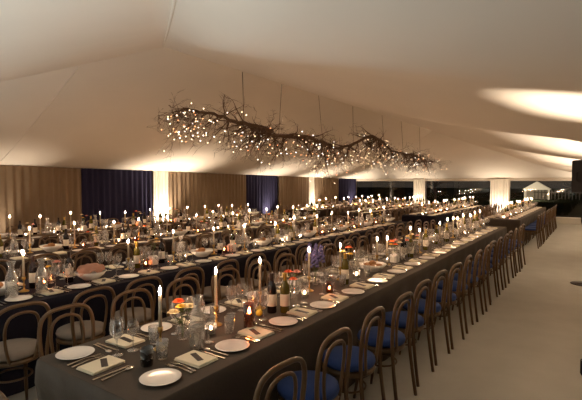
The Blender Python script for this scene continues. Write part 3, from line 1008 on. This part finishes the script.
    while x < T['x1'] - 0.15:
        if px(x, yc)[0] > -30:
            dy = R.uniform(-0.075, 0.075)
            if not spec and x - lastc > 0.52:
                if put_candle(T, x, yc + dy, R.choice((18, 21, 21, 24)), nearish):
                    lastc = x
                    x += 0.12
                    continue
            q = k % 7
            if q == 0:
                put_votive(T, x, yc + dy, R.choice(('votive', 'votive_amber')))
            elif q == 1:
                c = R.choice((['petal_cream', 'petal_orange', 'petal_cream'], ['petal_pink', 'petal_cream', 'petal_yellow'], ['petal_orange', 'petal_cream', 'petal_pink'], ['petal_yellow', 'petal_cream', 'petal_cream']))
                put_flowers(T, x, yc + dy, c, False, 0.2, R.choice(('vase', 'vase', 'square')))
            elif q == 2:
                put_bottle(T, x, yc + dy, R.choice(('wine', 'green_bottle')))
            elif q == 3:
                put_carafe(T, x, yc + dy, nearish)
            elif q == 4:
                put_votive(T, x, yc - dy)
            elif q == 5 and (spec or nearish or k % 2):
                x += 0.14
                put_bowl(T, x, yc, R.choice(('rolls', 'rolls', 'rolls', 'empty')), False)
                x += 0.1
            else:
                put_bottle(T, x, yc - dy, R.choice(('wine', 'green_bottle')))
            k += 1
        x += R.uniform(0.09, 0.14)
    # glasses
    for xc, sgn, edge, side in seats:
        def P(a, d):
            return xc + sgn * a + R.uniform(-.012, .012), edge + sgn * (d + R.uniform(-.012, .012))
        big = row < 2 and run == 0
        if not (row == 0 and run == 0):
            glass_(T, 'wine_big' if big else 'wine_far', *P(0.225, 0.31), 'outer stemmed wine glass', 'wine glass', side)
        glass_(T, 'wine_big' if big else 'wine_far', *P(0.14, 0.345), 'large stemmed wine glass', 'wine glass', side)
        if row == 0 and run == 0:
            glass_(T, 'wine_big', *P(0.235, 0.33), 'second large stemmed wine glass', 'wine glass', side)
        if big:
            glass_(T, 'wine_small', *P(0.045, 0.365), 'small stemmed wine glass', 'wine glass', side)
        if run == 0 or row == 0:
            glass_(T, 'tumbler' if big else 'tumbler_far', *P(-0.10, 0.36), 'straight clear water tumbler', 'tumbler', side)
    build_bouquets(T)

for T in TABLES:
    lay(T)

# ------------------------------------------------------------------ hanging branches with fairy lights
def grow(b, p, d, r, L, depth, rr, tips, droop):
    n = max(3, int(L / 0.12))
    pts, rs = [Vector(p)], [r]
    q = Vector(p)
    dd = Vector(d).normalized()
    for i in range(n):
        dd = (dd + Vector((rr.uniform(-1, 1), rr.uniform(-1, 1), rr.uniform(-1, 1) - droop)) * 0.22).normalized()
        q = q + dd * (L / n)
        if q.x < 4.62:
            dd.x = abs(dd.x)
            q.x += 0.12
        q.z = min(q.z, roof(q.x, q.y) - 0.2)
        pts.append(q.copy())
        rs.append(r * (1 - 0.75 * (i + 1) / n))
        tips.append(q.copy())
    b.tube(pts, rs, 5 if r > 0.012 else 3)
    if depth <= 0:
        return
    for i in range(1, n + 1):
        for _ in range(2 if depth > 1 else 1):
            if rr.random() < (0.75 if depth > 1 else 0.62):
                ax = Vector((rr.uniform(-1, 1), rr.uniform(-1, 1), rr.uniform(-0.9, 0.8))).normalized()
                nd = (dd + ax * 1.25).normalized()
                grow(b, pts[i], nd, max(0.0035, rs[i] * 0.62), L * rr.uniform(0.32, 0.55), depth - 1, rr, tips, droop)

bulb_me = {k: MB().blob((0, 0, 0), (0.010, 0.010, 0.010), 6, 4).mesh('bulb', k) for k in ('bulb', 'bulb_amber', 'bulb_white')}
BR = [([(4.72, 2.86), (5.0, 2.94), (5.6, 2.97), (6.35, 2.85), (7.1, 2.78)], 'nearest and leftmost'),
      ([(6.7, 2.82), (7.4, 2.74), (8.3, 2.78), (9.2, 2.68), (10.0, 2.60)], 'second from the left'),
      ([(9.7, 2.60), (10.77, 2.72), (11.5, 3.0), (12.0, 3.10), (12.8, 2.95), (14.1, 2.72)], 'third from the left'),
      ([(13.7, 2.78), (14.6, 2.70), (16.0, 2.70), (17.2, 2.60), (18.3, 2.55)], 'farthest and rightmost')]
def path_z(pts, x):
    for (a, za), (b, zb) in zip(pts, pts[1:]):
        if x <= b:
            return lerp(za, zb, max(0, (x - a) / (b - a)))
    return pts[-1][1]
for bi, (bp, lab) in enumerate(BR):
    xa, xb = bp[0][0], bp[-1][0]
    rr = random.Random(101 + bi * 7)
    root = bpy.data.objects.new('hanging_branch', None)
    COL.objects.link(root)
    cx = (xa + xb) / 2
    root.location = (cx, RY, 0)
    tag(root, f'bare brown branch hung on wires over the tables, {lab}', 'branch', 'branches hung below the ridge')
    b = MB()
    tips = []
    # the heavy bough runs from right (thick) to left (thin) for the first, the other way for the rest
    fw = bi != 0
    P, rs = [], []
    n = 22
    for i in range(n + 1):
        t = i / n
        P.append(Vector((lerp(xa, xb, t), RY + 0.12 * math.sin(t * 5 + bi), path_z(bp, lerp(xa, xb, t)) + rr.uniform(-.025, .025))))
        k = t if not fw else 1 - t
        rs.append(0.012 + 0.038 * (0.25 + 0.75 * (1 - abs(2 * t - 1)) if fw else k) )
    loc = lambda v: (v[0] - cx, v[1] - RY, v[2])
    b.tube(P, rs, 7)
    for i in range(0, n + 1):
        for _ in range(4):
            if rr.random() < 0.72:
                dirx = (-1 if not fw else rr.choice((-1, 1)))
                d = Vector((dirx * rr.uniform(0.3, 1.0), rr.uniform(-0.9, 0.9), rr.uniform(-0.95, 0.25)))
                grow(b, P[i], d, rs[i] * 0.42, rr.uniform(0.35, 0.75), 2, rr, tips, 0.16)
    b.v = [loc(v) for v in b.v]
    ob('boughs', b.mesh('boughs', 'bark'), root)
    for t in ((0.72,) if bi == 0 else (0.3, 0.75) if bi < 3 else (0.2, 0.6)):
        q = P[int(t * n)]
        zt = roof(q.x, RY)
        ob('hanging_wire', MB().tube([loc((q.x, q.y, q.z)), loc((q.x, RY, zt))], 0.006, 5).mesh('hanging_wire', 'wire'), root)
    # fairy lights draped through it
    s = bpy.data.objects.new('fairy_lights', None)
    COL.objects.link(s)
    s.location = (cx, RY, 0)
    tag(s, f'warm fairy light string wound through the hanging branch that is {lab}', 'string lights', 'fairy lights in the hanging branches')
    low = [t for t in tips if t.z < path_z(bp, t.x) + 0.15]
    NB = 100
    stations = []
    if bi == 0:           # a loose loop hangs off the left end
        for k in range(26):
            a = 2 * PI * k / 26
            stations.append(Vector((4.98 + 0.36 * math.cos(a), RY + 0.1 * math.sin(3 * a), 2.66 + 0.22 * math.sin(a) + 0.03 * math.sin(5 * a))))
    rest = sorted(rr.sample(low, min(len(low), NB - len(stations))), key=lambda v: v.x)
    # hang some below their twig
    for i, v in enumerate(rest):
        w = v.copy()
        if rr.random() < 0.45:
            w.z -= rr.uniform(0.02, 0.34 if bi in (1, 2) else 0.2)
        stations.append(w)
    ob('cable', MB().tube([loc(v) for v in stations], 0.0018, 3).mesh('cable', 'wire'), s)
    for v in stations:
        k = rr.choice(('bulb', 'bulb', 'bulb_white', 'bulb_amber'))
        ob('bulb', bulb_me[k], s, loc(v))

# ------------------------------------------------------------------ loudspeaker at the right edge
sx, sy = 9.0, 0.115
st = bpy.data.objects.new('speaker_stand', None)
COL.objects.link(st)
st.location = (sx, sy, 0)
tag(st, 'dark round-based speaker stand at the right picture edge', 'stand')
ob('base', MB().lathe([(0.0, 0.0), (0.21, 0.0), (0.215, 0.006), (0.205, 0.016), (0.04, 0.024), (0.03, 0.05), (0.0, 0.05)], 32).mesh('base', 'iron'), st)
ob('pole', MB().lathe([(0.0175, 0.03), (0.0175, 1.0), (0.022, 1.0), (0.022, 1.06), (0.0145, 1.06), (0.0145, 1.56)], 14).mesh('pole', 'iron'), st)
sk = bpy.data.objects.new('loudspeaker', None)
COL.objects.link(sk)
sk.location = (sx, sy, 1.562)
sk.rotation_euler = (0, 0, HEAD + PI)
tag(sk, 'black loudspeaker box on a stand cut off by the right picture edge', 'loudspeaker')
ob('cabinet', MB().box((0, 0, 0.28), (0.30, 0.37, 0.56), bev=0.012).mesh('cabinet', 'black'), sk)
ob('grille', MB().box((0.156, 0, 0.28), (0.012, 0.34, 0.52), bev=0.004).mesh('grille', 'mesh_black'), sk)
ob('handle', MB().tube([(0.03, -0.18, 0.20), (0.03, -0.205, 0.22), (0.03, -0.205, 0.34), (0.03, -0.18, 0.36)], 0.008, 6).mesh('handle', 'black'), sk)

# low white plinth along the far window
pl = MB().box((0, 0, 0.13), (0.5, 1.35, 0.26), bev=0.01)
pl.box((-0.26, 0, 0.245), (0.04, 1.37, 0.03), bev=0.004)
o = ob('plinth', pl.mesh('plinth', 'white_paint'), None, (21.75, 1.15, 0))
tag(o, 'low white plinth below the far right window', 'plinth')

# ------------------------------------------------------------------ outside: pavilion, fence, trees
pv = bpy.data.objects.new('pavilion', None)
COL.objects.link(pv)
gx, gy = 51.6, 4.95
pv.location = (gx, gy, -0.03)
pv.rotation_euler = (0, 0, HEAD - 0.55)
tag(pv, 'small white gabled pavilion on the dark lawn outside the right window', 'pavilion')
b = MB()
prof = [(-1.25, 1.05), (0, 1.85), (1.25, 1.05), (1.13, 1.0), (0, 1.72), (-1.13, 1.0)]
vs = [(x, y, z) for x in (-1.0, 1.0) for y, z in prof]
b.add(vs, [(0, 1, 4, 5), (1, 2, 3, 4), (11, 10, 7, 6), (10, 9, 8, 7), (0, 6, 7, 1), (1, 7, 8, 2), (5, 4, 10, 11), (4, 3, 9, 10), (0, 5, 11, 6), (2, 8, 9, 3)], 0, False)
ob('roof', b.mesh('roof', 'white_paint'), pv)
g = MB().add([(-0.96, -1.13, 1.0), (-0.96, 1.13, 1.0), (-0.96, 0, 1.72)], [(0, 1, 2), ], 0, False)
g.add([(-0.92, -1.13, 1.0), (-0.92, 1.13, 1.0), (-0.92, 0, 1.72)], [(2, 1, 0)], 0, False)
ob('gable', g.mesh('gable', 'white_paint'), pv)
for y in (-1.05, 1.05):
    for x in (-0.9, 0.9):
        ob('post', MB().box((x, y, 0.5), (0.14, 0.14, 1.0)).mesh('post', 'white_paint'), pv)
ob('back_wall', MB().box((0.85, 0, 0.5), (0.06, 2.0, 1.0)).mesh('back_wall', 'wall'), pv)
fn_ = bpy.data.objects.new('picket_fence', None)
COL.objects.link(fn_)
fn_.location = (52.2, 3.3, -0.03)
fn_.rotation_euler = (0, 0, HEAD - 0.55)
tag(fn_, 'pale picket fence right of the white pavilion outside', 'fence')
for k in range(14):
    ob('picket', MB().box((0, 1.9 - k * 0.30, 0.5), (0.05, 0.09, 0.85 + 0.1 * (k % 2))).mesh('picket', 'old_wood'), fn_)
ob('rail', MB().box((0.05, 0, 0.7), (0.05, 4.1, 0.08)).mesh('rail', 'old_wood'), fn_)
for i, (tx, ty, th, lab) in enumerate([(33, 17.5, 3.6, 'bare tree outside the left far window'), (33, 9.8, 3.4, 'bare tree outside the middle far window'), (40, 0.6, 3.0, 'bare tree outside the right far window')]):
    rr = random.Random(300 + i)
    b = MB()
    tips = []
    b.tube([(0, 0, -0.05), (0.05, 0, th * 0.3), (0, 0.05, th * 0.55)], [0.09, 0.07, 0.05], 6)
    for k in range(9):
        a = k * 0.7
        pts = [Vector((0, 0, th * (0.25 + 0.03 * k)))]
        d = Vector((math.cos(a), math.sin(a), 0.9)).normalized()
        for q in range(8):
            d = (d + Vector((rr.uniform(-.3, .3), rr.uniform(-.3, .3), rr.uniform(-.2, .25)))).normalized()
            pts.append(pts[-1] + d * 0.26)
            if q > 1:
                e = (d + Vector((rr.uniform(-1, 1), rr.uniform(-1, 1), rr.uniform(-.4, .8)))).normalized()
                b.tube([pts[-1], pts[-1] + e * 0.25, pts[-1] + e * 0.45 + Vector((0, 0, 0.08))], [0.012, 0.008, 0.004], 3)
        b.tube(pts, [0.035 * (1 - 0.1 * q) for q in range(9)], 4)
    o = ob('bare_tree', b.mesh('bare_tree', 'bark'), None, (tx, ty, -0.03))
    tag(o, lab, 'tree', 'bare trees outside')
# lamp added on the lawn only to light the pavilion
gl = bpy.data.objects.new('added_lamp', None)
COL.objects.link(gl)
gl.location = (47.6, 5.2, -0.03)
tag(gl, 'low fill lamp added on the lawn in front of the pavilion', 'lamp')
ob('added_lamp_post', MB().lathe([(0.0, 0.0), (0.03, 0.0), (0.03, 0.35), (0.0, 0.35)], 8).mesh('added_lamp_post', 'black'), gl)
ld = bpy.data.lights.new('added_lamp_light', 'POINT')
ld.energy = 110
ld.color = (1, 0.85, 0.62)
ld.shadow_soft_size = 0.08
l = bpy.data.objects.new('added_lamp_light', ld)
COL.objects.link(l)
l.parent = gl
l.location = (0, 0, 0.5)

# of the stemmed glasses the 300 nearest are things of their own; the remaining glitter on the far tables is one mass
def gather_far_glasses():
    keys = [k for k in PENDING if 'wine glass' in k[0]]
    allg = [(o.location.x * CF[0] + o.location.y * CF[1], k, o) for k in keys for o in PENDING[k]]
    allg.sort(key=lambda q: q[0])
    b = MB()
    me = ME['wine_far']
    V = [v.co.copy() for v in me.vertices]
    F = [tuple(p.vertices) for p in me.polygons]
    for d, k, o in allg[300:]:
        b.add([v + o.location for v in V], F)
        PENDING[k].remove(o)
        bpy.data.objects.remove(o)
    if b.v:
        g = ob('wine_glasses', b.mesh('wine_glasses', 'glass'))
        tag(g, 'mass of stemmed wine glasses glittering on the farthest tables', 'wine glasses')
        g['kind'] = 'stuff'
gather_far_glasses()
finish_labels()

# ------------------------------------------------------------------ night sky, exposure
w = bpy.data.worlds.new('night')
SC.world = w
w.use_nodes = True
bg = w.node_tree.nodes['Background']
bg.inputs[0].default_value = (0.011, 0.009, 0.007, 1)
bg.inputs[1].default_value = 1.0
SC.view_settings.view_transform = 'Standard'
SC.view_settings.look = 'None'
SC.view_settings.gamma = 1
SC.view_settings.exposure = 2.0
SC.cycles.max_bounces = 10
SC.cycles.diffuse_bounces = 4
SC.cycles.glossy_bounces = 4
SC.cycles.transparent_max_bounces = 24
SC.cycles.caustics_reflective = False
SC.cycles.caustics_refractive = False
SC.cycles.sample_clamp_indirect = 6
